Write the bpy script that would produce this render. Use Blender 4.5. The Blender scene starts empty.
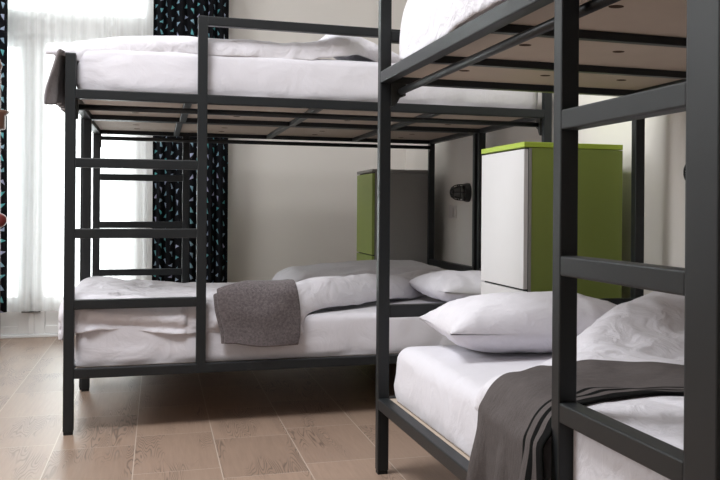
import bpy, bmesh, math, random
from mathutils import Vector, Matrix, noise

random.seed(7)
C = bpy.context.scene.collection
PI = math.pi

# ------------------------------------------------------------------ materials
def node_mat(name):
    m = bpy.data.materials.new(name); m.use_nodes = True
    nt = m.node_tree; nt.nodes.clear()
    out = nt.nodes.new('ShaderNodeOutputMaterial')
    return m, nt, out

def N(nt, typ, **kw):
    n = nt.nodes.new(typ)
    for k, v in kw.items(): setattr(n, k, v)
    return n

def math_node(nt, op, a, b=None, c=None):
    n = nt.nodes.new('ShaderNodeMath'); n.operation = op
    for i, x in enumerate((a, b, c)):
        if x is None: continue
        if isinstance(x, (int, float)): n.inputs[i].default_value = x
        else: nt.links.new(x, n.inputs[i])
    return n.outputs[0]

def principled(name, col, rough=.5, spec=.5, var=.04, nscale=6., bump=0., bscale=200., sheen=0., bstretch=None, metallic=0., coord='Object'):
    m, nt, out = node_mat(name)
    b = N(nt, 'ShaderNodeBsdfPrincipled')
    tc = N(nt, 'ShaderNodeTexCoord')
    nz = N(nt, 'ShaderNodeTexNoise'); nz.inputs['Scale'].default_value = nscale; nz.inputs['Detail'].default_value = 4
    nt.links.new(tc.outputs[coord], nz.inputs['Vector'])
    rp = N(nt, 'ShaderNodeMapRange')
    rp.inputs[3].default_value = 1 - var; rp.inputs[4].default_value = 1 + var
    nt.links.new(nz.outputs['Fac'], rp.inputs[0])
    mx = N(nt, 'ShaderNodeVectorMath', operation='SCALE')
    mx.inputs[0].default_value = col
    nt.links.new(rp.outputs[0], mx.inputs['Scale'])
    nt.links.new(mx.outputs[0], b.inputs['Base Color'])
    b.inputs['Roughness'].default_value = rough
    b.inputs['Specular IOR Level'].default_value = spec
    b.inputs['Metallic'].default_value = metallic
    if sheen: b.inputs['Sheen Weight'].default_value = sheen
    if bump:
        n2 = N(nt, 'ShaderNodeTexNoise'); n2.inputs['Scale'].default_value = bscale; n2.inputs['Detail'].default_value = 3
        if bstretch:
            mp = N(nt, 'ShaderNodeMapping'); mp.inputs['Scale'].default_value = bstretch
            nt.links.new(tc.outputs[coord], mp.inputs['Vector']); nt.links.new(mp.outputs[0], n2.inputs['Vector'])
        else: nt.links.new(tc.outputs[coord], n2.inputs['Vector'])
        bp = N(nt, 'ShaderNodeBump'); bp.inputs['Strength'].default_value = bump; bp.inputs['Distance'].default_value = .004
        nt.links.new(n2.outputs['Fac'], bp.inputs['Height']); nt.links.new(bp.outputs[0], b.inputs['Normal'])
    nt.links.new(b.outputs[0], out.inputs[0])
    return m

def cloth_mat(name, col, rough=.85, crease=.35, cscale=9., weave=0., var=.02):
    """white linen: broad crease bump plus fine weave"""
    m, nt, out = node_mat(name)
    b = N(nt, 'ShaderNodeBsdfPrincipled')
    tc = N(nt, 'ShaderNodeTexCoord')
    n1 = N(nt, 'ShaderNodeTexNoise'); n1.inputs['Scale'].default_value = cscale; n1.inputs['Detail'].default_value = 5
    n1.inputs['Distortion'].default_value = 1.2
    nt.links.new(tc.outputs['Object'], n1.inputs['Vector'])
    n2 = N(nt, 'ShaderNodeTexNoise'); n2.inputs['Scale'].default_value = 350; n2.inputs['Detail'].default_value = 2
    nt.links.new(tc.outputs['Object'], n2.inputs['Vector'])
    bp0 = N(nt, 'ShaderNodeBump'); bp0.inputs['Strength'].default_value = crease; bp0.inputs['Distance'].default_value = .03
    nt.links.new(n1.outputs['Fac'], bp0.inputs['Height'])
    wv = N(nt, 'ShaderNodeTexNoise'); wv.inputs['Scale'].default_value = 3.; nt.links.new(tc.outputs['Object'], wv.inputs['Vector'])
    ws = N(nt, 'ShaderNodeVectorMath', operation='SCALE'); ws.inputs['Scale'].default_value = .35; nt.links.new(wv.outputs['Color'], ws.inputs[0])
    wa = N(nt, 'ShaderNodeVectorMath', operation='ADD'); nt.links.new(tc.outputs['Object'], wa.inputs[0]); nt.links.new(ws.outputs[0], wa.inputs[1])
    wm = N(nt, 'ShaderNodeMapping'); wm.inputs['Rotation'].default_value = (.3, .2, .6); wm.inputs['Scale'].default_value = (2.0, .55, 1.2); nt.links.new(wa.outputs[0], wm.inputs[0])
    rg = N(nt, 'ShaderNodeTexNoise'); rg.noise_type = 'RIDGED_MULTIFRACTAL'; rg.inputs['Scale'].default_value = cscale*.42; rg.inputs['Detail'].default_value = 3.
    nt.links.new(wm.outputs[0], rg.inputs['Vector'])
    bp = N(nt, 'ShaderNodeBump'); bp.inputs['Strength'].default_value = min(1., crease*1.6); bp.inputs['Distance'].default_value = .020
    nt.links.new(rg.outputs['Fac'], bp.inputs['Height']); nt.links.new(bp0.outputs[0], bp.inputs['Normal'])
    bp2 = N(nt, 'ShaderNodeBump'); bp2.inputs['Strength'].default_value = weave; bp2.inputs['Distance'].default_value = .003
    nt.links.new(n2.outputs['Fac'], bp2.inputs['Height']); nt.links.new(bp.outputs[0], bp2.inputs['Normal'])
    rp = N(nt, 'ShaderNodeMapRange'); rp.inputs[3].default_value = 1 - var*2; rp.inputs[4].default_value = 1 + var
    nt.links.new(n2.outputs['Fac'], rp.inputs[0])
    mx = N(nt, 'ShaderNodeVectorMath', operation='SCALE'); mx.inputs[0].default_value = col
    nt.links.new(rp.outputs[0], mx.inputs['Scale']); nt.links.new(mx.outputs[0], b.inputs['Base Color'])
    b.inputs['Roughness'].default_value = rough; b.inputs['Specular IOR Level'].default_value = .2
    b.inputs['Sheen Weight'].default_value = .15
    nt.links.new(bp2.outputs[0], b.inputs['Normal']); nt.links.new(b.outputs[0], out.inputs[0])
    return m

def floor_mat():
    m, nt, out = node_mat('wood_look_tile')
    b = N(nt, 'ShaderNodeBsdfPrincipled'); tc = N(nt, 'ShaderNodeTexCoord')
    sp = N(nt, 'ShaderNodeSeparateXYZ'); nt.links.new(tc.outputs['Object'], sp.inputs[0])
    X, Y = sp.outputs[0], sp.outputs[1]
    W, L = .2815, .572
    cx = math_node(nt, 'DIVIDE', math_node(nt, 'ADD', X, .072), W)
    ci = math_node(nt, 'FLOOR', cx); cf = math_node(nt, 'FRACT', cx)
    wn = N(nt, 'ShaderNodeTexWhiteNoise', noise_dimensions='1D'); nt.links.new(ci, wn.inputs['W'])
    off = math_node(nt, 'MULTIPLY', math_node(nt, 'ADD', math_node(nt, 'COSINE', math_node(nt, 'MULTIPLY', ci, 2.6)), 1.), -.075)
    cy = math_node(nt, 'DIVIDE', math_node(nt, 'ADD', math_node(nt, 'SUBTRACT', Y, 3.90), off), L)
    yi = math_node(nt, 'FLOOR', cy); yf = math_node(nt, 'FRACT', cy)
    gx = math_node(nt, 'MULTIPLY', math_node(nt, 'MINIMUM', cf, math_node(nt, 'SUBTRACT', 1., cf)), W)
    gy = math_node(nt, 'MULTIPLY', math_node(nt, 'MINIMUM', yf, math_node(nt, 'SUBTRACT', 1., yf)), L)
    g = math_node(nt, 'LESS_THAN', math_node(nt, 'MINIMUM', gx, gy), .0017)
    idv = N(nt, 'ShaderNodeCombineXYZ'); nt.links.new(ci, idv.inputs[0]); nt.links.new(yi, idv.inputs[1])
    wn2 = N(nt, 'ShaderNodeTexWhiteNoise', noise_dimensions='3D'); nt.links.new(idv.outputs[0], wn2.inputs['Vector'])
    # cathedral grain: stretched distance rings with noise, shifted per tile
    shift = N(nt, 'ShaderNodeVectorMath', operation='SCALE'); nt.links.new(wn2.outputs['Color'], shift.inputs[0]); shift.inputs['Scale'].default_value = 7.
    add = N(nt, 'ShaderNodeVectorMath', operation='ADD'); nt.links.new(tc.outputs['Object'], add.inputs[0]); nt.links.new(shift.outputs[0], add.inputs[1])
    mp = N(nt, 'ShaderNodeMapping'); mp.inputs['Scale'].default_value = (9., .8, 1); nt.links.new(add.outputs[0], mp.inputs['Vector'])
    n1 = N(nt, 'ShaderNodeTexNoise'); n1.inputs['Scale'].default_value = 1.5; n1.inputs['Detail'].default_value = 2.; n1.inputs['Roughness'].default_value = .4
    nt.links.new(mp.outputs[0], n1.inputs['Vector'])
    rings = math_node(nt, 'FRACT', math_node(nt, 'MULTIPLY', n1.outputs['Fac'], 34.))
    tri = math_node(nt, 'ABSOLUTE', math_node(nt, 'SUBTRACT', rings, .5))
    line = N(nt, 'ShaderNodeMapRange', interpolation_type='SMOOTHSTEP'); nt.links.new(tri, line.inputs[0])
    line.inputs[1].default_value = .22; line.inputs[2].default_value = .5
    n3 = N(nt, 'ShaderNodeTexNoise'); n3.inputs['Scale'].default_value = 5; n3.inputs['Detail'].default_value = 1; mp3 = N(nt, 'ShaderNodeMapping'); mp3.inputs['Scale'].default_value = (1.7, .35, 1); nt.links.new(add.outputs[0], mp3.inputs[0]); nt.links.new(mp3.outputs[0], n3.inputs['Vector'])
    msk = N(nt, 'ShaderNodeMapRange', interpolation_type='SMOOTHSTEP'); nt.links.new(n3.outputs['Fac'], msk.inputs[0])
    msk.inputs[1].default_value = .47; msk.inputs[2].default_value = .60
    ln = math_node(nt, 'MULTIPLY', math_node(nt, 'MULTIPLY', line.outputs[0], msk.outputs[0]), .48)
    mp2 = N(nt, 'ShaderNodeMapping'); mp2.inputs['Scale'].default_value = (60, 3, 1); nt.links.new(add.outputs[0], mp2.inputs['Vector'])
    n2 = N(nt, 'ShaderNodeTexNoise'); n2.inputs['Scale'].default_value = 2; n2.inputs['Detail'].default_value = 4; nt.links.new(mp2.outputs[0], n2.inputs['Vector'])
    fi = N(nt, 'ShaderNodeMapRange'); nt.links.new(n2.outputs['Fac'], fi.inputs[0]); fi.inputs[3].default_value = .82; fi.inputs[4].default_value = 1.14
    tone = N(nt, 'ShaderNodeMapRange'); nt.links.new(wn2.outputs['Value'], tone.inputs[0]); tone.inputs[3].default_value = .88; tone.inputs[4].default_value = 1.1
    k = math_node(nt, 'MULTIPLY', math_node(nt, 'MULTIPLY', fi.outputs[0], tone.outputs[0]), math_node(nt, 'SUBTRACT', 1., ln))
    base = N(nt, 'ShaderNodeVectorMath', operation='SCALE'); base.inputs[0].default_value = (.315, .222, .168); nt.links.new(k, base.inputs['Scale'])
    mix = N(nt, 'ShaderNodeMix', data_type='RGBA'); nt.links.new(g, mix.inputs[0]); nt.links.new(base.outputs[0], mix.inputs[6])
    mix.inputs[7].default_value = (.46, .38, .32, 1)
    nt.links.new(mix.outputs[2], b.inputs['Base Color'])
    b.inputs['Roughness'].default_value = .42
    b.inputs['Specular IOR Level'].default_value = .45
    bp = N(nt, 'ShaderNodeBump'); bp.inputs['Strength'].default_value = .25; bp.inputs['Distance'].default_value = .002
    nt.links.new(math_node(nt, 'SUBTRACT', k, g), bp.inputs['Height']); nt.links.new(bp.outputs[0], b.inputs['Normal'])
    nt.links.new(b.outputs[0], out.inputs[0])
    return m

def triangle_fabric():
    """black curtain fabric printed with small teal and lilac right triangles (UV in metres)"""
    m, nt, out = node_mat('triangle_print_fabric')
    b = N(nt, 'ShaderNodeBsdfPrincipled'); uv = N(nt, 'ShaderNodeTexCoord')
    sc = N(nt, 'ShaderNodeVectorMath', operation='MULTIPLY'); sc.inputs[1].default_value = (16.5, 13., 0)
    nt.links.new(uv.outputs['UV'], sc.inputs[0])
    sp0 = N(nt, 'ShaderNodeSeparateXYZ'); nt.links.new(sc.outputs[0], sp0.inputs[0])
    col = math_node(nt, 'FLOOR', sp0.outputs[0])
    ysh = math_node(nt, 'ADD', sp0.outputs[1], math_node(nt, 'MULTIPLY', col, .37))
    row = math_node(nt, 'FLOOR', ysh)
    fx = math_node(nt, 'SUBTRACT', math_node(nt, 'FRACT', sp0.outputs[0]), .5)
    fy = math_node(nt, 'SUBTRACT', math_node(nt, 'FRACT', ysh), .5)
    cid = N(nt, 'ShaderNodeCombineXYZ'); nt.links.new(col, cid.inputs[0]); nt.links.new(row, cid.inputs[1])
    wn = N(nt, 'ShaderNodeTexWhiteNoise', noise_dimensions='3D'); nt.links.new(cid.outputs[0], wn.inputs['Vector'])
    rs = N(nt, 'ShaderNodeSeparateColor'); nt.links.new(wn.outputs['Color'], rs.inputs[0])
    q = math_node(nt, 'MULTIPLY', math_node(nt, 'FLOOR', math_node(nt, 'MULTIPLY', rs.outputs[0], 4.)), PI/2)
    q = math_node(nt, 'ADD', q, math_node(nt, 'MULTIPLY', math_node(nt, 'SUBTRACT', rs.outputs[1], .5), .7))
    cs, sn = math_node(nt, 'COSINE', q), math_node(nt, 'SINE', q)
    x = math_node(nt, 'SUBTRACT', math_node(nt, 'MULTIPLY', fx, cs), math_node(nt, 'MULTIPLY', fy, sn))
    y = math_node(nt, 'ADD', math_node(nt, 'MULTIPLY', fx, sn), math_node(nt, 'MULTIPLY', fy, cs))
    x = math_node(nt, 'ADD', x, .15); y = math_node(nt, 'ADD', y, .18)
    ins = math_node(nt, 'MULTIPLY', math_node(nt, 'GREATER_THAN', x, 0.), math_node(nt, 'GREATER_THAN', y, 0.))
    ins = math_node(nt, 'MULTIPLY', ins, math_node(nt, 'LESS_THAN', math_node(nt, 'ADD', math_node(nt, 'MULTIPLY', x, 1.35), y), .50))
    tint = N(nt, 'ShaderNodeMix', data_type='RGBA'); nt.links.new(rs.outputs[2], tint.inputs[0])
    tint.inputs[6].default_value = (.10, .42, .44, 1); tint.inputs[7].default_value = (.42, .42, .60, 1)
    mix = N(nt, 'ShaderNodeMix', data_type='RGBA'); nt.links.new(ins, mix.inputs[0])
    mix.inputs[6].default_value = (.0075, .008, .010, 1); nt.links.new(tint.outputs[2], mix.inputs[7])
    nt.links.new(mix.outputs[2], b.inputs['Base Color'])
    b.inputs['Roughness'].default_value = .9; b.inputs['Specular IOR Level'].default_value = .1
    nt.links.new(b.outputs[0], out.inputs[0])
    return m

def sheer_mat():
    m, nt, out = node_mat('white_voile')
    t = N(nt, 'ShaderNodeBsdfTransparent'); d = N(nt, 'ShaderNodeBsdfTranslucent'); f = N(nt, 'ShaderNodeBsdfDiffuse')
    d.inputs[0].default_value = (.92, .92, .92, 1); f.inputs[0].default_value = (.9, .9, .9, 1)
    tc = N(nt, 'ShaderNodeTexCoord'); mp = N(nt, 'ShaderNodeMapping'); mp.inputs['Scale'].default_value = (14, 14, .4)
    nz = N(nt, 'ShaderNodeTexNoise'); nz.inputs['Scale'].default_value = 1; nz.inputs['Detail'].default_value = 3
    nt.links.new(tc.outputs['Object'], mp.inputs[0]); nt.links.new(mp.outputs[0], nz.inputs['Vector'])
    rp = N(nt, 'ShaderNodeMapRange'); nt.links.new(nz.outputs['Fac'], rp.inputs[0])
    rp.inputs[1].default_value = .3; rp.inputs[2].default_value = .7; rp.inputs[3].default_value = .42; rp.inputs[4].default_value = .66
    m1 = N(nt, 'ShaderNodeMixShader'); m1.inputs[0].default_value = .4
    nt.links.new(d.outputs[0], m1.inputs[1]); nt.links.new(f.outputs[0], m1.inputs[2])
    m2 = N(nt, 'ShaderNodeMixShader'); nt.links.new(rp.outputs[0], m2.inputs[0])
    nt.links.new(t.outputs[0], m2.inputs[1]); nt.links.new(m1.outputs[0], m2.inputs[2])
    nt.links.new(m2.outputs[0], out.inputs[0])
    return m

def pane_mat():
    m, nt, out = node_mat('window_glass')
    t = N(nt, 'ShaderNodeBsdfTransparent'); t.inputs[0].default_value = (.96, .98, .97, 1)
    g = N(nt, 'ShaderNodeBsdfGlossy'); g.inputs['Roughness'].default_value = .02
    fr = N(nt, 'ShaderNodeFresnel'); fr.inputs[0].default_value = 1.45
    mx = N(nt, 'ShaderNodeMixShader'); nt.links.new(fr.outputs[0], mx.inputs[0]); nt.links.new(t.outputs[0], mx.inputs[1]); nt.links.new(g.outputs[0], mx.inputs[2])
    nt.links.new(mx.outputs[0], out.inputs[0])
    return m

def striped_wool():
    """charcoal throw with black bands next to its hem; UV.y runs in metres from hem"""
    m, nt, out = node_mat('charcoal_throw')
    b = N(nt, 'ShaderNodeBsdfPrincipled'); tc = N(nt, 'ShaderNodeTexCoord')
    sp = N(nt, 'ShaderNodeSeparateXYZ'); nt.links.new(tc.outputs['UV'], sp.inputs[0])
    y = sp.outputs[1]
    def band(a, c): return math_node(nt, 'MULTIPLY', math_node(nt, 'GREATER_THAN', y, a), math_node(nt, 'LESS_THAN', y, c))
    s = math_node(nt, 'MAXIMUM', math_node(nt, 'MAXIMUM', band(-1, .026), band(.042, .056)), band(.078, .092))
    n1 = N(nt, 'ShaderNodeTexNoise'); n1.inputs['Scale'].default_value = 1; n1.inputs['Detail'].default_value = 3
    mp = N(nt, 'ShaderNodeMapping'); mp.inputs['Scale'].default_value = (40, 260, 1)
    nt.links.new(tc.outputs['UV'], mp.inputs[0]); nt.links.new(mp.outputs[0], n1.inputs['Vector'])
    n2 = N(nt, 'ShaderNodeTexNoise'); n2.inputs['Scale'].default_value = 420; nt.links.new(tc.outputs['UV'], n2.inputs['Vector'])
    rp = N(nt, 'ShaderNodeMapRange'); nt.links.new(n1.outputs['Fac'], rp.inputs[0]); rp.inputs[3].default_value = .7; rp.inputs[4].default_value = 1.3
    rp2 = N(nt, 'ShaderNodeMapRange'); nt.links.new(n2.outputs['Fac'], rp2.inputs[0]); rp2.inputs[3].default_value = .6; rp2.inputs[4].default_value = 1.4
    base = N(nt, 'ShaderNodeVectorMath', operation='SCALE'); base.inputs[0].default_value = (.100, .088, .086)
    nt.links.new(math_node(nt, 'MULTIPLY', rp.outputs[0], rp2.outputs[0]), base.inputs['Scale'])
    mix = N(nt, 'ShaderNodeMix', data_type='RGBA'); nt.links.new(s, mix.inputs[0]); nt.links.new(base.outputs[0], mix.inputs[6]); mix.inputs[7].default_value = (.008, .008, .008, 1)
    nt.links.new(mix.outputs[2], b.inputs['Base Color'])
    b.inputs['Roughness'].default_value = .95; b.inputs['Specular IOR Level'].default_value = .05; b.inputs['Sheen Weight'].default_value = .0
    bp = N(nt, 'ShaderNodeBump'); bp.inputs['Strength'].default_value = .5; bp.inputs['Distance'].default_value = .003
    nt.links.new(n1.outputs['Fac'], bp.inputs['Height']); nt.links.new(bp.outputs[0], b.inputs['Normal'])
    nt.links.new(b.outputs[0], out.inputs[0])
    return m

M = dict(
    steel=principled('painted_steel', (.0125, .0145, .0162), .42, .34, .06, 20, bump=.08, bscale=500),
    rubber=principled('black_rubber', (.012, .012, .012), .7, .3),
    plywood=principled('plywood', (.46, .38, .31), .7, .3, .08, 9, bump=.1, bscale=60, bstretch=(1, 8, 1)),
    hole=principled('drilled_hole', (.06, .035, .022), .9, .1),
    sheet=cloth_mat('white_sheet', (.655, .64, .685), crease=.22, cscale=7),
    duvet=cloth_mat('white_duvet', (.665, .648, .692), crease=.46, cscale=11),
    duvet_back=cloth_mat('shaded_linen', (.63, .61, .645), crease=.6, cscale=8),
    pillow=cloth_mat('white_pillow', (.675, .657, .70), crease=.30, cscale=10),
    towel=principled('grey_terry', (.128, .110, .114), .95, .1, .75, 110, bump=1., bscale=260, sheen=.25),
    greywool=principled('grey_blanket', (.19, .172, .178), .95, .1, .3, 120, bump=.7, bscale=260, sheen=.3),
    throw=striped_wool(),
    floor=floor_mat(),
    wall=principled('cream_wall_paint', (.77, .735, .695), .85, .2, .015, 3, bump=.05, bscale=160),
    ceil=principled('white_ceiling_paint', (.78, .77, .75), .9, .2, .01, 3),
    white=principled('white_gloss_paint', (.78, .775, .77), .4, .4, .01, 3),
    edge_lit=principled('green_edge_lit', (.40, .53, .06), .4, .4, .01, 30),  # brighter green for the top edge, light from high left put into the colour
    green=principled('green_laminate', (.225, .285, .060), .45, .4, .02, 30, bump=.03, bscale=300),
    pale=principled('white_laminate', (.70, .69, .695), .42, .4, .01, 20),
    green_lit=principled('green_laminate_lit', (.30, .385, .085), .45, .4, .02, 30),  # same locker green lightened, window light on the door put into the colour
    grey=principled('grey_laminate', (.29, .28, .27), .5, .4, .03, 30),
    darkgap=principled('dark_gap_shade', (.02, .02, .02), .7, .2),
    lampblack=principled('black_lamp_metal', (.016, .017, .016), .35, .5),
    lampglass=principled('smoked_lamp_glass', (.16, .165, .16), .2, .6),
    socket=principled('plastic_plate', (.66, .62, .60), .4, .4),
    wood=principled('dark_turned_wood', (.16, .085, .06), .4, .4, .15, 12, bstretch=(1, 1, 6)),
    red=principled('red_lacquer', (.15, .020, .016), .3, .5),
    bolt=principled('dark_bolt_metal', (.05, .045, .04), .4, .5, metallic=.6),
    tri=triangle_fabric(), sheer=sheer_mat(), pane=pane_mat(),
)

# ------------------------------------------------------------------ object helpers
def link(name, me, mat=None, parent=None, smooth=False):
    o = bpy.data.objects.new(name, me); C.objects.link(o)
    if mat is not None: me.materials.append(mat)
    if parent is not None: o.parent = parent
    if smooth:
        for p in me.polygons: p.use_smooth = True
    return o

def from_bm(name, bm, mat=None, parent=None, smooth=False):
    bmesh.ops.recalc_face_normals(bm, faces=bm.faces)
    me = bpy.data.meshes.new(name); bm.to_mesh(me); bm.free()
    return link(name, me, mat, parent, smooth)

def box(bm, a, b, bev=.003, seg=2):
    lo = Vector((min(a[0], b[0]), min(a[1], b[1]), min(a[2], b[2]))); hi = Vector((max(a[0], b[0]), max(a[1], b[1]), max(a[2], b[2])))
    r = bmesh.ops.create_cube(bm, size=1.)
    vs = r['verts']
    for v in vs: v.co = Vector([(lo[i]+hi[i])/2 + v.co[i]*(hi[i]-lo[i]) for i in range(3)])
    if bev:
        es = list({e for v in vs for e in v.link_edges})
        bmesh.ops.bevel(bm, geom=es, offset=bev, segments=seg, affect='EDGES', clamp_overlap=True, profile=.5)

def boxo(name, a, b, mat, parent=None, bev=.003):
    bm = bmesh.new(); box(bm, a, b, bev); return from_bm(name, bm, mat, parent)

def cyl(bm, p0, p1, r0, r1=None, n=20):
    p0, p1 = Vector(p0), Vector(p1); d = p1 - p0
    q = d.to_track_quat('Z', 'Y').to_matrix().to_4x4(); q.translation = (p0+p1)/2
    bmesh.ops.create_cone(bm, cap_ends=True, segments=n, radius1=r0, radius2=r0 if r1 is None else r1, depth=d.length, matrix=q)

def lathe(bm, prof, org, axis, n=28):
    """prof: list of (distance along axis, radius)"""
    org, axis = Vector(org), Vector(axis).normalized()
    a = axis.orthogonal().normalized(); b = axis.cross(a)
    rings = []
    for d, r in prof:
        rings.append([bm.verts.new(org + axis*d + (a*math.cos(2*PI*i/n) + b*math.sin(2*PI*i/n))*r) for i in range(n)])
    for k in range(len(rings)-1):
        for i in range(n):
            bm.faces.new((rings[k][i], rings[k][(i+1) % n], rings[k+1][(i+1) % n], rings[k+1][i]))
    bm.faces.new(rings[0][::-1]); bm.faces.new(rings[-1])

def tag(o, label, cat, group=None):
    o['label'] = label; o['category'] = cat
    if group: o['group'] = group
    return o

def thing(name, loc, label, cat, group=None, rz=0.):
    o = bpy.data.objects.new(name, None); C.objects.link(o); o.empty_display_size = .1
    o.location = loc; o.rotation_euler = (0, 0, rz)
    return tag(o, label, cat, group)

def struct(o):
    o['kind'] = 'structure'; return o

def nz(x, y, z=0.): return noise.noise(Vector((x, y, z)))
def fold(x, y, z=0.): return 1 - 2*abs(nz(x, y, z))          # ridged noise: creases
def sstep(a, b, x):
    t = max(0., min(1., (x-a)/(b-a))); return t*t*(3-2*t)

def cloth(name, fn, s_rng, t_rng, ns, nt_, mat, thick=.006, parent=None, uv=None, sub=1, xf=None):
    """sheet of cloth from fn(s,t) with real thickness; uv(s,t) in metres"""
    bm = bmesh.new(); lay = bm.loops.layers.uv.new('UVMap') if uv else None
    g = []; st = {}
    for i in range(ns+1):
        row = []
        for j in range(nt_+1):
            s = s_rng[0] + (s_rng[1]-s_rng[0])*i/ns; t = t_rng[0] + (t_rng[1]-t_rng[0])*j/nt_
            p = Vector(fn(s, t))
            v = bm.verts.new(xf(p) if xf else p); row.append(v); st[v] = (s, t)
        g.append(row)
    for i in range(ns):
        for j in range(nt_):
            f = bm.faces.new((g[i][j], g[i+1][j], g[i+1][j+1], g[i][j+1]))
            if uv:
                for l in f.loops: l[lay].uv = uv(*st[l.vert])
    bm.normal_update()
    up = sum((f.normal.z*f.calc_area() for f in bm.faces))
    me = bpy.data.meshes.new(name); bm.to_mesh(me); bm.free()
    o = link(name, me, mat, parent, True)
    if up < 0: me.flip_normals()
    so = o.modifiers.new('Solidify', 'SOLIDIFY'); so.thickness = thick; so.offset = 1.; so.use_even_offset = False
    if sub:
        su = o.modifiers.new('Subsurf', 'SUBSURF'); su.levels = sub; su.render_levels = sub
    return o

def drape(t, r):
    """distance t from the edge line: t>=0 lies flat, t<0 rolls over radius r and hangs"""
    if t >= 0: return t, 0.
    a = -t/r
    if a < PI/2: return -r*math.sin(a), -r*(1-math.cos(a))
    return -r, -r - (-t - PI/2*r)

# ------------------------------------------------------------------ dimensions (metres)
L, W, T = 2.04, .9985, .038
UD = .4907
ZF, ZG, RU, RL = 1.488, 1.668, 1.3486, .2557
RUNGS = (1.061, .7845, .5063)

# ------------------------------------------------------------------ bunk bed frame
def bunk(loc, rz, mp, label, group, hp=T):
    """mp maps (u from the foot end, v from the ladder side) to local x, y"""
    root = thing('bunk_bed', loc, label, 'bunk bed', group, rz)
    def B(name, a, b, mat='steel', par=root, bev=.0035):
        (x0, y0), (x1, y1) = mp(a[0], a[1]), mp(b[0], b[1])
        return boxo(name, (x0, y0, a[2]), (x1, y1, b[2]), M[mat], par, bev)
    for u, v, h, wd in ((0, 0, ZF, T), (0, W-T, ZF, T), (L-hp, 0, ZG, hp), (L-T, W-T, ZF, T)):
        p = B('post', (u, v, .012), (u+wd, v+T, h))
        B('foot_cap', (u+.002, v+.002, 0), (u+wd-.002, v+T-.002, .014), 'rubber', p, .002)
    B('ladder_post', (UD, 0, RL-T/2), (UD+T, T, ZG))
    e = .0005
    for z in RUNGS: B('ladder_rung', (T-.001, e, z-T/2), (UD+.001, T-e, z+T/2))
    B('guard_rail', (UD+T-.001, e, ZG-T), (L-T+.001, T-e, ZG-e))
    for z in (RU, RL):
        for v in (0, W-T):
            B('side_rail', (T-.001, v+e, z-T), (L-T+.001, v+T-e, z))
        for u in (0, L-T):
            B('end_rail', (u+e, T-.001, z-T), (u+T-e, W-T+.001, z))
        for u in (.44, .975, 1.50):
            B('crossbar', (u, T-.001, z-T+.001), (u+.03, W-T+.001, z-.016), bev=.002)
        # plywood deck lying on the crossbars, drilled with air holes
        bd = B('deck_board', (T+.002, T+.002, z-.0155), (L-T-.002, W-T-.002, z-.003), 'plywood', bev=.001)
        if z == RU:
            hole = None
            for cu in (.24, .70, 1.02, 1.24, 1.77):
                for cv in (.22, .5, .78):
                    x, y = mp(cu, cv)
                    if hole is None:
                        bm = bmesh.new(); cyl(bm, (0, 0, -.0006), (0, 0, .0006), .017, n=16)
                        hole = h = from_bm('air_hole', bm, M['hole'], bd)
                    else:
                        h = hole.copy(); C.objects.link(h); h.parent = bd
                    h.location = (x, y, z-.0156)
    for u in (0, L-T): B('end_guard', (u+e, T-.001, ZF-T), (u+T-e, W-T+.001, ZF-e))
    B('headboard_rail', (L-T+e, T-.001, .524), (L-e, W-T+.001, .566))
    # curtain rod under the upper deck with its end brackets
    bm = bmesh.new(); zr = 1.284; v = .07
    x0, y0 = mp(T, v); x1, y1 = mp(L-T, v)
    cyl(bm, (x0, y0, zr), (x1, y1, zr), .0115, n=16)
    rod = from_bm('curtain_rod', bm, M['steel'], root, True)
    for u, s in ((T, 1), (L-T, -1)):
        bm = bmesh.new()
        pts = [(T-.002, zr-.052), (T+.008, zr-.050), (T+.018, zr-.040), (T+.028, zr-.022), (v+.016, zr-.014), (v+.016, RU-T+.001), (T-.002, RU-T+.001)]
        ring = []
        for uu in (u-s*.0005, u+s*.007):
            rr_ = []
            for (vv, zz) in pts:
                x, y = mp(uu, vv); rr_.append(bm.verts.new((x, y, zz)))
            ring.append(rr_); bm.faces.new(rr_)
        n = len(pts)
        for i in range(n): bm.faces.new((ring[0][i], ring[0][(i+1) % n], ring[1][(i+1) % n], ring[1][i]))
        from_bm('rod_bracket', bm, M['lampblack'], rod)
    return root

FAR = (-.3404, 4.1503)
NEAR = (.6963, 3.2557); NROT = .0131
BACK = (-.352, 4.1503 + 2*W + .010)
G = 'black steel bunk beds of the dormitory'
bunk((FAR[0], FAR[1], 0), 0, lambda u, v: (u, v), 'dark steel bunk bed with the grey towel on its lower deck, ladder at left', G)
bunk((BACK[0], BACK[1], 0), 0, lambda u, v: (u, -v), 'dark steel bunk bed farthest back, directly behind the one with the towel', G)
bunk((NEAR[0], NEAR[1], 0), NROT, lambda u, v: (v, u-L), 'dark steel bunk bed at right holding the charcoal throw, ladder before the green locker', G)
cN, sN = math.cos(NROT), math.sin(NROT)
def near_w(v, d, z): return Vector((NEAR[0] + cN*v + sN*d, NEAR[1] + sN*v - cN*d, z))   # d = distance from the head end
e4 = near_w(-.022, L+.001, 0)
bunk((e4.x, e4.y, 0), NROT, lambda u, v: (v, u-L), 'dark steel bunk bed of which only one post shows at the right edge', G, hp=.085)

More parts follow.
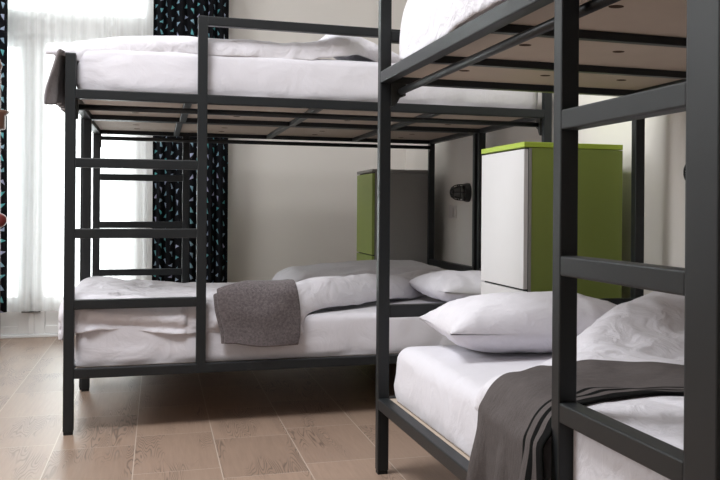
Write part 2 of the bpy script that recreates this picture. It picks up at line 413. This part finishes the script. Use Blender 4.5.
# ------------------------------------------------------------------ mattresses
def mattress(name, xf, u0, u1, v0, v1, z0, z1, label, seed, r=.045, puff=.0):
    bm = bmesh.new(); half = Vector(((u1-u0)/2, (v1-v0)/2, (z1-z0)/2)); cen = Vector(((u0+u1)/2, (v0+v1)/2, (z0+z1)/2))
    def axis(h):
        a = [-h, -h+r*.33, -h+r*.66, -h+r]; n = max(2, int(2*(h-r)/.035))
        a += [-h+r+(2*(h-r))*i/n for i in range(1, n)]
        return a + [h-r, h-r*.66, h-r*.33, h]
    ax = [axis(half[i]) for i in range(3)]
    for k in range(3):
        i, j = (k+1) % 3, (k+2) % 3
        for s in (-1, 1):
            g = []
            for a in ax[i]:
                row = []
                for b in ax[j]:
                    p = Vector((0, 0, 0)); p[k] = s*half[k]; p[i] = a; p[j] = b
                    row.append(bm.verts.new(p))
                g.append(row)
            for a in range(len(g)-1):
                for b in range(len(g[0])-1): bm.faces.new((g[a][b], g[a+1][b], g[a+1][b+1], g[a][b+1]))
    bmesh.ops.remove_doubles(bm, verts=bm.verts, dist=1e-5)
    for v in bm.verts:
        p = v.co.copy()
        inn = Vector([max(-(half[i]-r), min(half[i]-r, p[i])) for i in range(3)])
        d = p - inn; n = d.normalized()
        nn = n.copy()
        if n.z < -.05 and abs(n.z) < .999:
            h2 = Vector((n.x, n.y, 0)).normalized(); nn = Vector((h2.x, h2.y, n.z)) if abs(n.z) < .99 else n
        q = inn + nn*r
        zt = (q.z+half.z)/(2*half.z)
        side = 1-abs(n.z)
        # pulled wrinkles of the fitted sheet low on the sides, soft dents on top
        low = max(0., 1-zt*1.5)
        w = fold(q.x*9+seed, q.y*9, zt*1.5)*.013*low*side + nz(q.x*3.1+seed, q.y*3.1, q.z*6)*.006*side
        w += fold(q.x*4+seed*2, q.y*4+q.z*5, q.z*14)*.005*side
        w += nz(q.x*2.2, q.y*2.2+seed, 3)*.006*abs(n.z)*(1 if n.z > 0 else 0)
        w += puff*side*math.sin(PI*min(1, max(0, zt)))
        if zt < .02: w = min(w, 0)*0
        v.co = xf(*(cen + q + n*w))
    o = from_bm(name, bm, M['sheet'], None, True)
    return tag(o, label, 'mattress')

fx = lambda u, v, z: Vector((FAR[0]+u, FAR[1]+v, z))
bx_ = lambda u, v, z: Vector((BACK[0]+u, BACK[1]-v, z))
nx_ = lambda u, v, z: near_w(v, L-u, z)
mattress('mattress', fx, .040, 1.985, .046, .945, RL-.001, .432, 'white sheeted mattress of the lower bed under the grey towel', 1.3, r=.03)
mattress('mattress', fx, .041, 1.985, .046, .945, RU-.001, 1.532, 'white sheeted mattress on the upper deck above the grey towel', 5.1, r=.034, puff=.004)
mattress('mattress', bx_, .06, 1.985, .06, .94, RL-.001, .432, 'white lower mattress farthest back, before the green door of the grey locker', 8.7)
mattress('mattress', bx_, .06, 1.985, .06, .94, RU-.001, 1.50, 'white upper mattress farthest back, nearest the window curtains', 12.7)
mattress('mattress', nx_, .06, 1.985, .048, .945, RL-.001, .434, 'white sheeted mattress under the charcoal throw at the lower right', 3.9, r=.05)
mattress('mattress', nx_, .06, 1.80, .08, .945, RU-.001, 1.50, 'white mattress on the upper deck at the top right', 17.2, r=.06)

# ------------------------------------------------------------------ pillows
def pillow(xf, lu, lv, h, cen, rz, label, seed, tilt=0., name='pillow', pinch=.10, mat='pillow'):
    bm = bmesh.new(); n = 34
    R = Matrix.Rotation(rz, 3, 'Z') @ Matrix.Rotation(tilt, 3, 'Y')
    grids = []
    for sgn in (1, -1):
        g = []
        for i in range(n+1):
            row = []
            for j in range(n+1):
                a = -1+2*i/n; b = -1+2*j/n
                a = math.sin(a*PI/2); b = math.sin(b*PI/2)
                x = a*(1-pinch*(1-b*b)); y = b*(1-pinch*(1-a*a))
                k = max(0, (1-abs(a)**2.6))*max(0, (1-abs(b)**2.6))
                z = h*.5*k**.62
                corner = (abs(a)*abs(b))**2
                edge = 1-k
                z += fold(a*2.6+seed, b*2.6, sgn)*.020*k**.5*edge*1.4 + nz(a*1.6+seed, b*1.6, 2+sgn)*.016*k**.5
                z += fold(a*5*(1+edge)+seed, b*5*(1+edge), seed)*.012*k**.5*edge
                z = sgn*max(z, 0.) + .012*corner
                p = R @ Vector((x*lu/2, y*lv/2, z if sgn > 0 else z*.75))
                row.append(bm.verts.new(xf(cen[0]+p.x, cen[1]+p.y, cen[2]+p.z)))
            g.append(row)
        for i in range(n):
            for j in range(n): bm.faces.new((g[i][j], g[i+1][j], g[i+1][j+1], g[i][j+1]))
    bmesh.ops.remove_doubles(bm, verts=bm.verts, dist=4e-4)
    o = from_bm(name, bm, M[mat], None, True)
    return tag(o, label, 'pillow')

pillow(nx_, .46, .67, .215, (L-.295, .455, .512), .06, 'plump white pillow on the right lower bed, before the green locker side', 2.2, tilt=.0)
pillow(fx, .40, .62, .165, (1.745, .40, .505), .05, 'small white pillow at the far lower bed end, left of the white locker', 6.1)

# ------------------------------------------------------------------ duvets
def lower_far_duvet():
    # edge line of the folded-back side, measured in (u, v)
    pts = [(-.3, .80), (-.05, .88), (.06, .925), (.18, 1.10), (.40, 1.32), (.70, 1.60), (.84, 1.745), (.97, 1.85)]
    def edge(v):
        for (a, x), (b, y) in zip(pts, pts[1:]):
            if v <= b: return x + (y-x)*max(0, (v-a)/(b-a))
        return pts[-1][1]
    r = .055
    def fn(s, t):                       # s 0..1 foot to edge; t arc distance from front
        v, dz = drape(t-.105, r); v += .105
        ve = max(.0, v)
        ue = edge(v if t > .02 else v + (t-.02)*.2)
        # foot side drapes over the mattress end
        u_len = ue + .17
        q = s*u_len - .17
        u, dzu = drape(q-.035, .045); u += .035
        d = (1-s)*u_len
        roll = sstep(.1, .3, v)
        hgt = .050 + .040*sstep(.6, .0, u)
        rr = .115
        tip = .104
        if d < rr: hgt2 = tip*math.sqrt(max(0., 1-(1-d/rr)**2))
        else: hgt2 = tip - (tip-hgt)*sstep(rr, .50, d)
        z = .434 + hgt2
        z += fold(u*3.5+1.2*v, v*2.2, 4.4)*.012 + nz(u*2.1, v*3.3, 7.7)*.014 + fold(u*8-v*6, v*5+u*4, 2.1)*.008 + fold(u*16-v*3, v*13, 8.)*.003
        z += .012*math.sin((u*.8-v)*14)*sstep(.5, .15, d)*sstep(.0, .1, d)
        z = z + dz*1.0 + dzu
        yy = v
        if t < .105:
            # layered hem folds hanging over the front
            k = sstep(.105, -.02, t)
            yy -= .012*k*(.5+fold(u*2.2, t*9+u*1.5, 9.))+.010*k*math.sin(t*78+u*5+3*nz(u*3.5, 4.))
            z += .010*k*nz(u*2.6, 3.3)
        yy = max(yy, .044) if (u < .08 or .45 < u < .57) else yy
        return fx(u, yy, max(z, .36))
    o = cloth('duvet', fn, (0, 1), (-.060, 1.0), 110, 90, M['duvet'], .012)
    return tag(o, 'white duvet folded back diagonally on the lower bed, under the grey towel', 'duvet')
lower_far_duvet()

def upper_far_duvet():
    def fn(s, t):
        u = -.075 + s*1.52
        v, dz = drape(t-.085, .03); v += .085 + .06*sstep(1.08, 1.2, u)
        z = 1.536 + .030 - .050*sstep(.25, -.07, u) + .012*sstep(.15, .5, u)
        lump = .070*math.exp(-((u-1.06-.12*v)/.07)**2)*(.8+.3*nz(v*5, u*5)) + .045*sstep(1.0, 1.12, u)
        z += lump*sstep(0.02, .16, v)
        z -= .085*sstep(1.14, 1.45, u)
        a = sstep(.8, 1.0, u)
        z += fold(u*3.2, v*4, 1.1)*.008 + nz(u*4.2, v*3., 5.)*.010 + fold(u*9, v*7+u*3, 3.)*(.003+.008*a) + fold(u*17, v*12, 9.)*.004*a
        z += dz*(.3+.7*sstep(-.03, .08, u)) - .030*sstep(.55, .0, u)*sstep(.1, .03, v)
        z = max(z, 1.545) if u > 1.1 and t > .12 else z
        yy = v + .008*fold(u*2.5, t*8, 4.)*sstep(.1, .0, t)
        return fx(u, max(yy, .041), z)
    o = cloth('duvet', fn, (0, 1), (-.002, .87), 100, 60, M['duvet'], .010)
    return tag(o, 'white duvet spread flat on the upper bed, bunched near its pillow end', 'duvet')
upper_far_duvet()

def back_lower_duvet():
    def fn(s, t):
        v = .04 + t*.90; u0 = 1.0 + .08*nz(v*2.3, 5.)
        u = u0 + s*(1.93-u0)
        ed = min(u-u0, 1.93-u, (v-.04)*1.5, (.94-v)*1.5)
        z = .434 + .088*math.sqrt(max(0, min(1, ed/.09))) + .030*sstep(1.1, 1.7, u)
        z += fold(u*4+v*2, v*3, 8.)*.010 + nz(u*2.4, v*2.4, 1.)*.014
        return bx_(u, v, z)
    o = cloth('duvet', fn, (0, 1), (0, 1), 50, 34, M['duvet_back'], .010)
    return tag(o, 'rumpled white duvet on the lower bed farthest back, before the grey locker', 'duvet')
back_lower_duvet()

def back_upper_duvet():
    def fn(s, t):
        u = -.02 + s*1.55; v = .04 + t*.90
        ed = min(u+.02, 1.53-u, (v-.04)*1.5, (.94-v)*1.5)
        z = 1.502 + .075*math.sqrt(max(0, min(1, ed/.09))) + nz(u*2.4, v*2.4, 4.)*.012 + fold(u*4, v*3, 2.)*.006
        return bx_(u, v, z)
    o = cloth('duvet', fn, (0, 1), (0, 1), 50, 30, M['duvet'], .010)
    return tag(o, 'white duvet on the upper bed farthest back, a thin rim above the nearer duvet', 'duvet')
back_upper_duvet()

def near_top(v, d):
    """height of the lower right duvet; v across from the aisle, d from the head end"""
    # folded-back edge from the aisle to the wall
    de = near_edge(v)
    k = d - de
    if k < 0: return None, k
    dc = .98 - .52*v
    heap = .175*math.exp(-((d-dc)/(.16 if d > dc else .3))**2)*sstep(.20, 1.0, v)
    z = .434 + .044*math.sqrt(min(1, k/.06)) + heap*math.sqrt(min(1., k/.10))
    a = sstep(.02, .2, k)
    z += a*(.45+.55*sstep(1.15, .95, d))*(fold(d*3.2+v*2.2, v*3.4-d*2, 5.)*.020 + nz(d*3.3, v*3.3, 9.)*.018 + fold(d*7-v*5, v*6, 3.)*.014 + fold(d*15+v*4, v*13-d*5, 6.)*.005)
    return z, k

def near_edge(v): return .985 - .66*sstep(.0, .80, v)

def lower_near_duvet():
    r = .05
    def fn(s, t):
        v, dz = drape(t-.075, r); v += .075
        de = near_edge(v)
        end = L-.075
        d = de + s*(end-de)
        z, k = near_top(max(v, .02), d + 1e-6)
        if z is None: z = .434
        hang = sstep(.075, -.1, t)
        lim = .434 - .20*sstep(1.25, 1.55, d) - .02
        zz = z + dz
        if t < .075:
            zz += .012*hang*nz(d*5, t*6)
            v += -.004*hang + .020*hang*fold(d*4.2, t*3, 2.)*(1 if d < L-UD-.1 else .3)
            v = max(v, .043 if d > L-UD-T-.03 else .03)
            zz = max(zz, lim + .02*nz(d*6, 1.3))
        return near_w(v, d, zz)
    o = cloth('duvet', fn, (0, 1), (-.20, .93), 120, 100, M['duvet'], .012)
    return tag(o, 'heaped white duvet on the right lower bed, beside the plump pillow', 'duvet')
lower_near_duvet()

def charcoal_throw():
    r = .065
    w0, wid = 1.165, .36
    def fn(s, t):                       # s across the strip from far edge (0) to striped hem (1); t along the bed width
        v, dz = drape(t-.065, r); v += .065
        back = w0 - .09*sstep(-.05, .2, v) + .10*sstep(.25, .55, v)
        dd = back + s*(wid + .02*nz(t*3, 1.))
        hang = max(0., -(t-.065))
        dd += -.10*hang + .18*hang*s + .10*sstep(.2, .6, hang)*s
        z, k = near_top(max(v, .03), dd)
        if z is None: z = .46 + .0
        z = max(z, .466) + .014
        z = z + dz + .005*fold(dd*7, t*2, 6.) + .004*nz(dd*5, t*7, 1.)
        kk = sstep(0., .25, hang)
        vv = v - .018*kk*math.sin(s*17 + hang*2.) - .02*kk - .012*nz(s*3, hang*5)*kk
        vv = min(vv, v) if kk > 0 else vv
        if hang > .10: vv = min(vv, -.018)
        return near_w(vv, dd, z)
    o = cloth('throw_blanket', fn, (0, 1), (-.50, .93), 46, 90, M['throw'], .007, uv=lambda s, t: (t, (1-s)*wid))
    return tag(o, 'charcoal throw blanket with black striped hem hanging over the right lower bed side', 'blanket')
charcoal_throw()

# upper right: duvet swelling above the rail
def upper_near_duvet():
    def fn(s, t):
        q = .04 + s*1.82
        d, dzd = drape(q-.24, .10); d += .24
        v, dz = drape(t-.125, .075); v += .125
        z = 1.585 + .03*sstep(.2, .9, d) + nz(d*2.6, v*2.6, 3.)*.02 + fold(d*4, v*3, 7.)*.010 + dzd
        return near_w(max(v, .043), d, max(z + dz, 1.365))
    o = cloth('duvet', fn, (0, 1), (-.16, .93), 70, 50, M['duvet'], .012)
    return tag(o, 'white duvet on the top right upper bed, swelling above the rail', 'duvet')
upper_near_duvet()

# ------------------------------------------------------------------ grey towel and blanket
def grey_towel():
    r = .05
    def make(off, u0, u1, hang, lift, back):
        def fn(s, f):
            t0, t1 = -hang - .012*s, back + .12*s
            t = t0 + (t1-t0)*f
            v, dz = drape(t-.075, r); v += .075
            low = sstep(.06, -hang, t)
            u = u0 + s*(u1-u0) + .035*low*(1-.35*s) + .022*math.sin(PI*f)*s + .006*nz(t*9, s*2.)
            z = .543 + lift + dz + .010*nz(u*6, t*6, 3.) + .008*fold(u*4+t*3, t*5, 1.) - .016*low*math.sin(PI*s)*0
            vv = v - .020*math.sin(PI*s)*sstep(.06, -.08, t) - off + .006*nz(u*9, t*9, 6.)
            return fx(u, min(vv, v-off*.5), z)
        return fn
    o = cloth('folded_towel', make(.024, .566, .872, .195, .024, .025), (0, 1), (0, 1), 36, 44, M['towel'], .014)
    tag(o, 'folded grey terry towel hanging over the front of the lower bed', 'towel')
    cloth('under_fold', make(.008, .553, .850, .178, .006, .02), (0, 1), (0, 1), 28, 34, M['towel'], .012, parent=o)
    return o
grey_towel()

def foot_blanket():
    r = .03
    def fn(s, t):                       # t runs over the foot end of the upper bed and down outside it
        u, dz = drape(t-.01, r); u += .01
        v = -.02 + s*.80
        hang = max(0., .01-t)
        k = sstep(0.02, .2, hang)
        u += -.022*k*(1+math.sin(s*46+1.2))*.5 - .020*k*sstep(.15, 0, s)
        z = 1.502 + dz + .006*nz(v*7, t*7, 2.) - .02*sstep(.2, 0, s)*k
        v += -.02*k*sstep(.4, 0, s)
        return fx(u, v if u < -.01 else max(v, .07), z - .012*sstep(-.02, .03, u))
    o = cloth('grey_blanket', fn, (0, 1), (-.21, .10), 70, 36, M['greywool'], .010)
    return tag(o, 'grey blanket hanging down outside the foot of the upper bed by the window', 'blanket')
foot_blanket()

# ------------------------------------------------------------------ lockers
def locker(loc, body, door, top, label):
    """front faces -x; 0.39 deep in x, 0.50 wide in y, 1.14 high"""
    D, Wd, H = .404, .515, 1.144
    t = thing('locker', loc, label, 'locker', 'tall two-door lockers along the right wall')
    boxo('body', (.016, 0, .0), (D, Wd, H-.022), M[body], t, .002)
    boxo('top_panel', (-.004, -.001, H-.020), (D, Wd+.001, H), M[top], t, .002)
    gap = .588
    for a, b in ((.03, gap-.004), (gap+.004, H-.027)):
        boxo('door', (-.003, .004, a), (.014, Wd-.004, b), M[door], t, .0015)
    boxo('gap_shade_plate', (.0143, .003, .02), (.0165, Wd-.003, H-.0215), M['darkgap'], t, 0)  # dark plate behind the doors, shade of their gaps put into its colour
    boxo('edge_strip', (.0145, .0005, .03), (.026, -.0012, H-.024), M['grey'] , t, .0005)
    return t
locker((1.289, 3.41, 0), 'green', 'pale', 'edge_lit', 'tall locker with green side and white door, standing behind the plump pillow')
locker((1.300, 6.205, 0), 'grey', 'green_lit', 'grey', 'tall locker with dark grey side and green door, against the cream back wall')

# ------------------------------------------------------------------ room
XL, XR, YB, YF, ZC = -2.7, 1.785, 7.32, -1.3, 3.4
boxo_ = lambda n, a, b, m: struct(boxo(n, a, b, M[m], None, 0))
boxo_('floor', (XL-.15, YF-.15, -.1), (XR+.15, YB+.25, 0), 'floor')
boxo_('ceiling', (XL-.15, YF-.15, ZC), (XR+.15, YB+.15, ZC+.1), 'ceil')
boxo_('wall_right', (XR, YF-.15, 0), (XR+.15, YB+.15, ZC), 'wall')
boxo_('wall_front', (XL-.15, YF-.15, 0), (XR, YF, ZC), 'wall')
DX0, DX1, DZ = -1.64, -.03, 3.05
bm = bmesh.new(); box(bm, (XL-.15, YB, 0), (DX0, YB+.15, ZC), 0); box(bm, (DX1, YB, 0), (XR, YB+.15, ZC), 0); box(bm, (DX0, YB, DZ), (DX1, YB+.15, ZC), 0)
struct(from_bm('wall_back', bm, M['wall']))
# left wall with an unseen window opening, added for daylight from the left
WY0, WY1, WZ0, WZ1 = 2.7, 5.5, 1.7, 3.25
bm = bmesh.new(); box(bm, (XL-.15, YF, 0), (XL, WY0, ZC), 0); box(bm, (XL-.15, WY1, 0), (XL, YB, ZC), 0)
box(bm, (XL-.15, WY0, 0), (XL, WY1, WZ0), 0); box(bm, (XL-.15, WY0, WZ1), (XL, WY1, ZC), 0)
struct(from_bm('wall_left', bm, M['wall']))
boxo_('baseboard_right', (XR-.012, YF, 0), (XR, YB, .08), 'white')
boxo_('baseboard_back', (DX1+.06, YB-.012, 0), (XR-.012, YB, .08), 'white')

# double balcony door with a transom
dr = bpy.data.objects.new('door_1', None); C.objects.link(dr); dr.location = (0, YB, 0); struct(dr)
def P(name, a, b, mat='white', par=dr, bev=.003): return boxo(name, a, b, M[mat], par, bev)
y0, y1 = .02, .075
P('jamb', (DX0, 0, 0), (DX0+.06, .12, DZ)); P('jamb', (DX1-.06, 0, 0), (DX1, .12, DZ)); P('head', (DX0, 0, DZ-.06), (DX1, .12, DZ))
P('threshold', (DX0, -.004, 0), (DX1, .12, .018)); P('transom_bar', (DX0+.06, .005, 2.05), (DX1-.06, .1, 2.215))
mid = -.80
for a, b in ((DX0+.062, mid-.002), (mid+.002, DX1-.062)):
    st = .082
    lf = P('leaf', (a, y0, .022), (a+st, y1, 2.046))
    P('leaf', (b-st, y0, .022), (b, y1, 2.046)); P('leaf', (a+st, y0, 1.962), (b-st, y1, 2.046))
    P('bottom_panel', (a+st, y0+.012, .06), (b-st, y1-.012, .26)); P('bottom_rail', (a+st, y0, .022), (b-st, y1, .075)); P('mid_rail', (a+st, y0, .225), (b-st, y1, .275))
    P('pane', (a+st, .045, .275), (b-st, .049, 1.962), 'pane', bev=0)
P('pane', (DX0+.06, .045, 2.215), (DX1-.06, .049, DZ-.06), 'pane', bev=0)
P('astragal', (mid-.018, y0-.012, .022), (mid+.018, y0, 2.046))
bt = P('floor_bolt', (mid-.058, y0-.030, .170), (mid+.058, y0-.012, .184), 'bolt', bev=.002)
bm = bmesh.new(); cyl(bm, (mid, y0-.02, .17), (mid, y0-.02, .30), .006, n=10); from_bm('bolt_shaft', bm, M['bolt'], bt, True)

# ------------------------------------------------------------------ curtains
def curtain(name, x0, x1, y, zb, zt, mat, folds, depth, label, cat, seed, ns=160, thick=.003, grow=0., group=None):
    n = ns; bm = bmesh.new(); lay = bm.loops.layers.uv.new('UVMap')
    zs = [zb + (zt-zb)*j/26 for j in range(27)]
    cols = []; arc = 0; prev = None
    for i in range(n+1):
        f = i/n
        row = []
        ph = f*folds*2*PI + 1.8*nz(f*folds*.35, seed)
        amp = depth*(.7+.5*nz(f*folds*.6+9, seed))
        for z in zs:
            hgt = (z-zb)/(zt-zb)
            x = x0 + (x1-x0)*(f + .012*nz(f*7, hgt*2., seed)) + grow*(1-hgt)*(1-f)
            yy = y + amp*math.sin(ph + .5*nz(f*4, hgt*2.5, seed)) + .006*nz(f*20, hgt*6, seed)
            row.append(bm.verts.new((x, yy, z)))
        m_ = row[13].co
        if prev is not None: arc += (m_-prev).length
        prev = m_.copy(); cols.append((row, arc))
    for i in range(n):
        for j in range(26):
            f = bm.faces.new((cols[i][0][j], cols[i+1][0][j], cols[i+1][0][j+1], cols[i][0][j+1]))
            for l, uvv in zip(f.loops, ((cols[i][1], zs[j]), (cols[i+1][1], zs[j]), (cols[i+1][1], zs[j+1]), (cols[i][1], zs[j+1]))): l[lay].uv = uvv
    o = from_bm(name, bm, M[mat], None, True)
    if thick:
        so = o.modifiers.new('Solidify', 'SOLIDIFY'); so.thickness = thick
    return tag(o, label, cat, group)
TRK = 3.35
curtain('dark_curtain', -.035, .463, 7.13, .06, TRK, 'tri', 7.5, .028, 'black curtain printed with small triangles, right of the balcony door', 'curtain', 3.1, grow=0)
curtain('dark_curtain', -1.62, -.928, 7.12, .195, TRK, 'tri', 9, .028, 'black triangle print curtain cut off by the left frame edge', 'curtain', 8.4)
curtain('sheer_curtain', -1.5, .03, 7.23, .185, TRK, 'sheer', 24, .016, 'translucent white voile curtain across the bright balcony door', 'curtain', 5.5, ns=300, thick=0)
tr = boxo('curtain_track', (-1.75, 7.10, TRK), (.55, 7.25, ZC), M['white'], None, .003)
tag(tr, 'white ceiling track carrying the curtains above the balcony door', 'curtain track')

# ------------------------------------------------------------------ wall lamps, switch plate
def wall_lamp(y, z, label):
    t = thing('wall_lamp', (XR, y, z), label, 'lamp', 'caged bulkhead lamps on the right wall')
    bm = bmesh.new(); lathe(bm, [(0, .058), (.012, .058), (.030, .054), (.036, .050)], (0, 0, 0), (-1, 0, 0)); from_bm('base', bm, M['lampblack'], t, False)
    bm = bmesh.new(); lathe(bm, [(.034, .041), (.060, .041), (.085, .036), (.102, .026), (.110, .012)], (0, 0, 0), (-1, 0, 0)); from_bm('lens', bm, M['lampglass'], t, True)
    bm = bmesh.new()
    for k in range(8):
        a = k*PI/4; ca, sa = math.cos(a), math.sin(a)
        pts = [(.034, .047), (.065, .047), (.09, .041), (.108, .029), (.117, .010)]
        for (d0, r0), (d1, r1) in zip(pts, pts[1:]): cyl(bm, (-d0, r0*ca, r0*sa), (-d1, r1*ca, r1*sa), .0032, n=8)
    for d, r in ((.066, .047), (.107, .030)):
        for k in range(24):
            a, b = 2*PI*k/24, 2*PI*(k+1)/24
            cyl(bm, (-d, r*math.cos(a), r*math.sin(a)), (-d, r*math.cos(b), r*math.sin(b)), .0034, n=8)
    from_bm('cage', bm, M['lampblack'], t, True)
wall_lamp(5.69, .992, 'black caged bulkhead lamp on the right wall, beside the white locker')
wall_lamp(2.885, 1.02, 'black caged bulkhead lamp mostly hidden behind the nearest right post')
sw = thing('switch_plate', (XR, 6.02, .872), 'pale switch plate on the wall below the caged lamp', 'switch')
boxo('plate', (-.008, -.075, -.042), (0, .075, .042), M['socket'], sw, .003); boxo('rocker', (-.013, -.028, -.028), (-.008, .028, .028), M['socket'], sw, .002)

# ------------------------------------------------------------------ coat stand at the left edge
cs = thing('coat_stand', (-.905, 6.5, 0), 'dark wooden coat stand with red ball pegs, just inside the left edge', 'coat stand')
bm = bmesh.new(); lathe(bm, [(.02, .030), (1.70, .024), (1.72, .032), (1.76, .02)], (0, 0, 0), (0, 0, 1)); from_bm('pole', bm, M['wood'], cs, True)
bm = bmesh.new(); lathe(bm, [(1.345, .046), (1.35, .050), (1.425, .052), (1.44, .068), (1.455, .070), (1.46, .05)], (0, 0, 0), (0, 0, 1)); from_bm('collar', bm, M['wood'], cs, True)
for a in (-PI/2+.38, PI, PI*.6):
    d = Vector((math.cos(a), math.sin(a), 0))
    bm = bmesh.new(); cyl(bm, d*.02 + Vector((0, 0, .80)), d*.09 + Vector((0, 0, .80)), .011, n=12); pg = from_bm('peg', bm, M['wood'], cs, True)
    bm = bmesh.new(); bmesh.ops.create_uvsphere(bm, u_segments=24, v_segments=16, radius=.042, matrix=Matrix.Translation(d*.11 + Vector((-.006, 0, .805)))); from_bm('ball_knob', bm, M['red'], pg, True)
    bm = bmesh.new(); f = Vector((-.35, math.cos(a*2+.8)*.93, 0)); cyl(bm, f*.02 + Vector((0, 0, .10)), f*.22 + Vector((0, 0, .012)), .018, .012, n=12); from_bm('leg', bm, M['wood'], cs, True)

# ------------------------------------------------------------------ light
def area(name, loc, rot, sx, sy, power, col, spread=PI):
    l = bpy.data.lights.new(name, 'AREA'); l.shape = 'RECTANGLE'; l.size = sx; l.size_y = sy; l.energy = power; l.color = col; l.spread = spread
    o = bpy.data.objects.new(name, l); C.objects.link(o); o.location = loc; o.rotation_euler = rot
    return o
area('daylight_balcony', ((DX0+DX1)/2, YB+.22, 1.5), (-PI/2, 0, 0), 1.5, 2.9, 110, (.95, .98, 1.))
area('daylight_left', (XL-.02, (WY0+WY1)/2, (WZ0+WZ1)/2), (0, -PI/2, 0), WZ1-WZ0-.05, WY1-WY0-.05, 48, (.95, .98, 1.))
cl = thing('added_ceiling_light', (-.7, 2.7, ZC), 'added square white ceiling light, unseen above the aisle, lighting it from above', 'ceiling light')  # unseen fixture added to make the light fall from above
boxo('housing', (-.52, -.52, -.05), (.52, .52, 0), M['white'], cl, .006); boxo('diffuser', (-.5, -.5, -.054), (.5, .5, -.05), M['pale'], cl, .001)
area('added_top_light', (-.7, 2.7, ZC-.06), (0, 0, 0), 1., 1., 95, (.97, .98, 1.))
w = bpy.data.worlds.new('overcast_sky'); bpy.context.scene.world = w; w.use_nodes = True
bg = w.node_tree.nodes['Background']; bg.inputs[0].default_value = (.95, .98, 1., 1); bg.inputs[1].default_value = 2.6

# ------------------------------------------------------------------ camera
F, SX, SY, YAW, ROLL, CH = 976.8067, 151.0784, 30.5588, .3473, .0073, .8905
cam = bpy.data.cameras.new('camera'); co = bpy.data.objects.new('camera', cam); C.objects.link(co)
cam.sensor_width = 36.; cam.sensor_fit = 'HORIZONTAL'; cam.lens = F/720*36
cam.shift_x = -SX/720; cam.shift_y = -SY/720; cam.clip_start = .05
R = Matrix.Rotation(-YAW, 4, 'Z') @ Matrix.Rotation(PI/2, 4, 'X') @ Matrix.Rotation(ROLL, 4, 'Z')
co.matrix_world = Matrix.Translation((0, 0, CH)) @ R
sc = bpy.context.scene; sc.camera = co
sc.view_settings.view_transform = 'Standard'; sc.view_settings.look = 'None'; sc.view_settings.gamma = 1.; sc.view_settings.exposure = .06; sc.view_settings.use_curve_mapping = False
sc.cycles.max_bounces = 8; sc.cycles.diffuse_bounces = 5; sc.cycles.transparent_max_bounces = 16
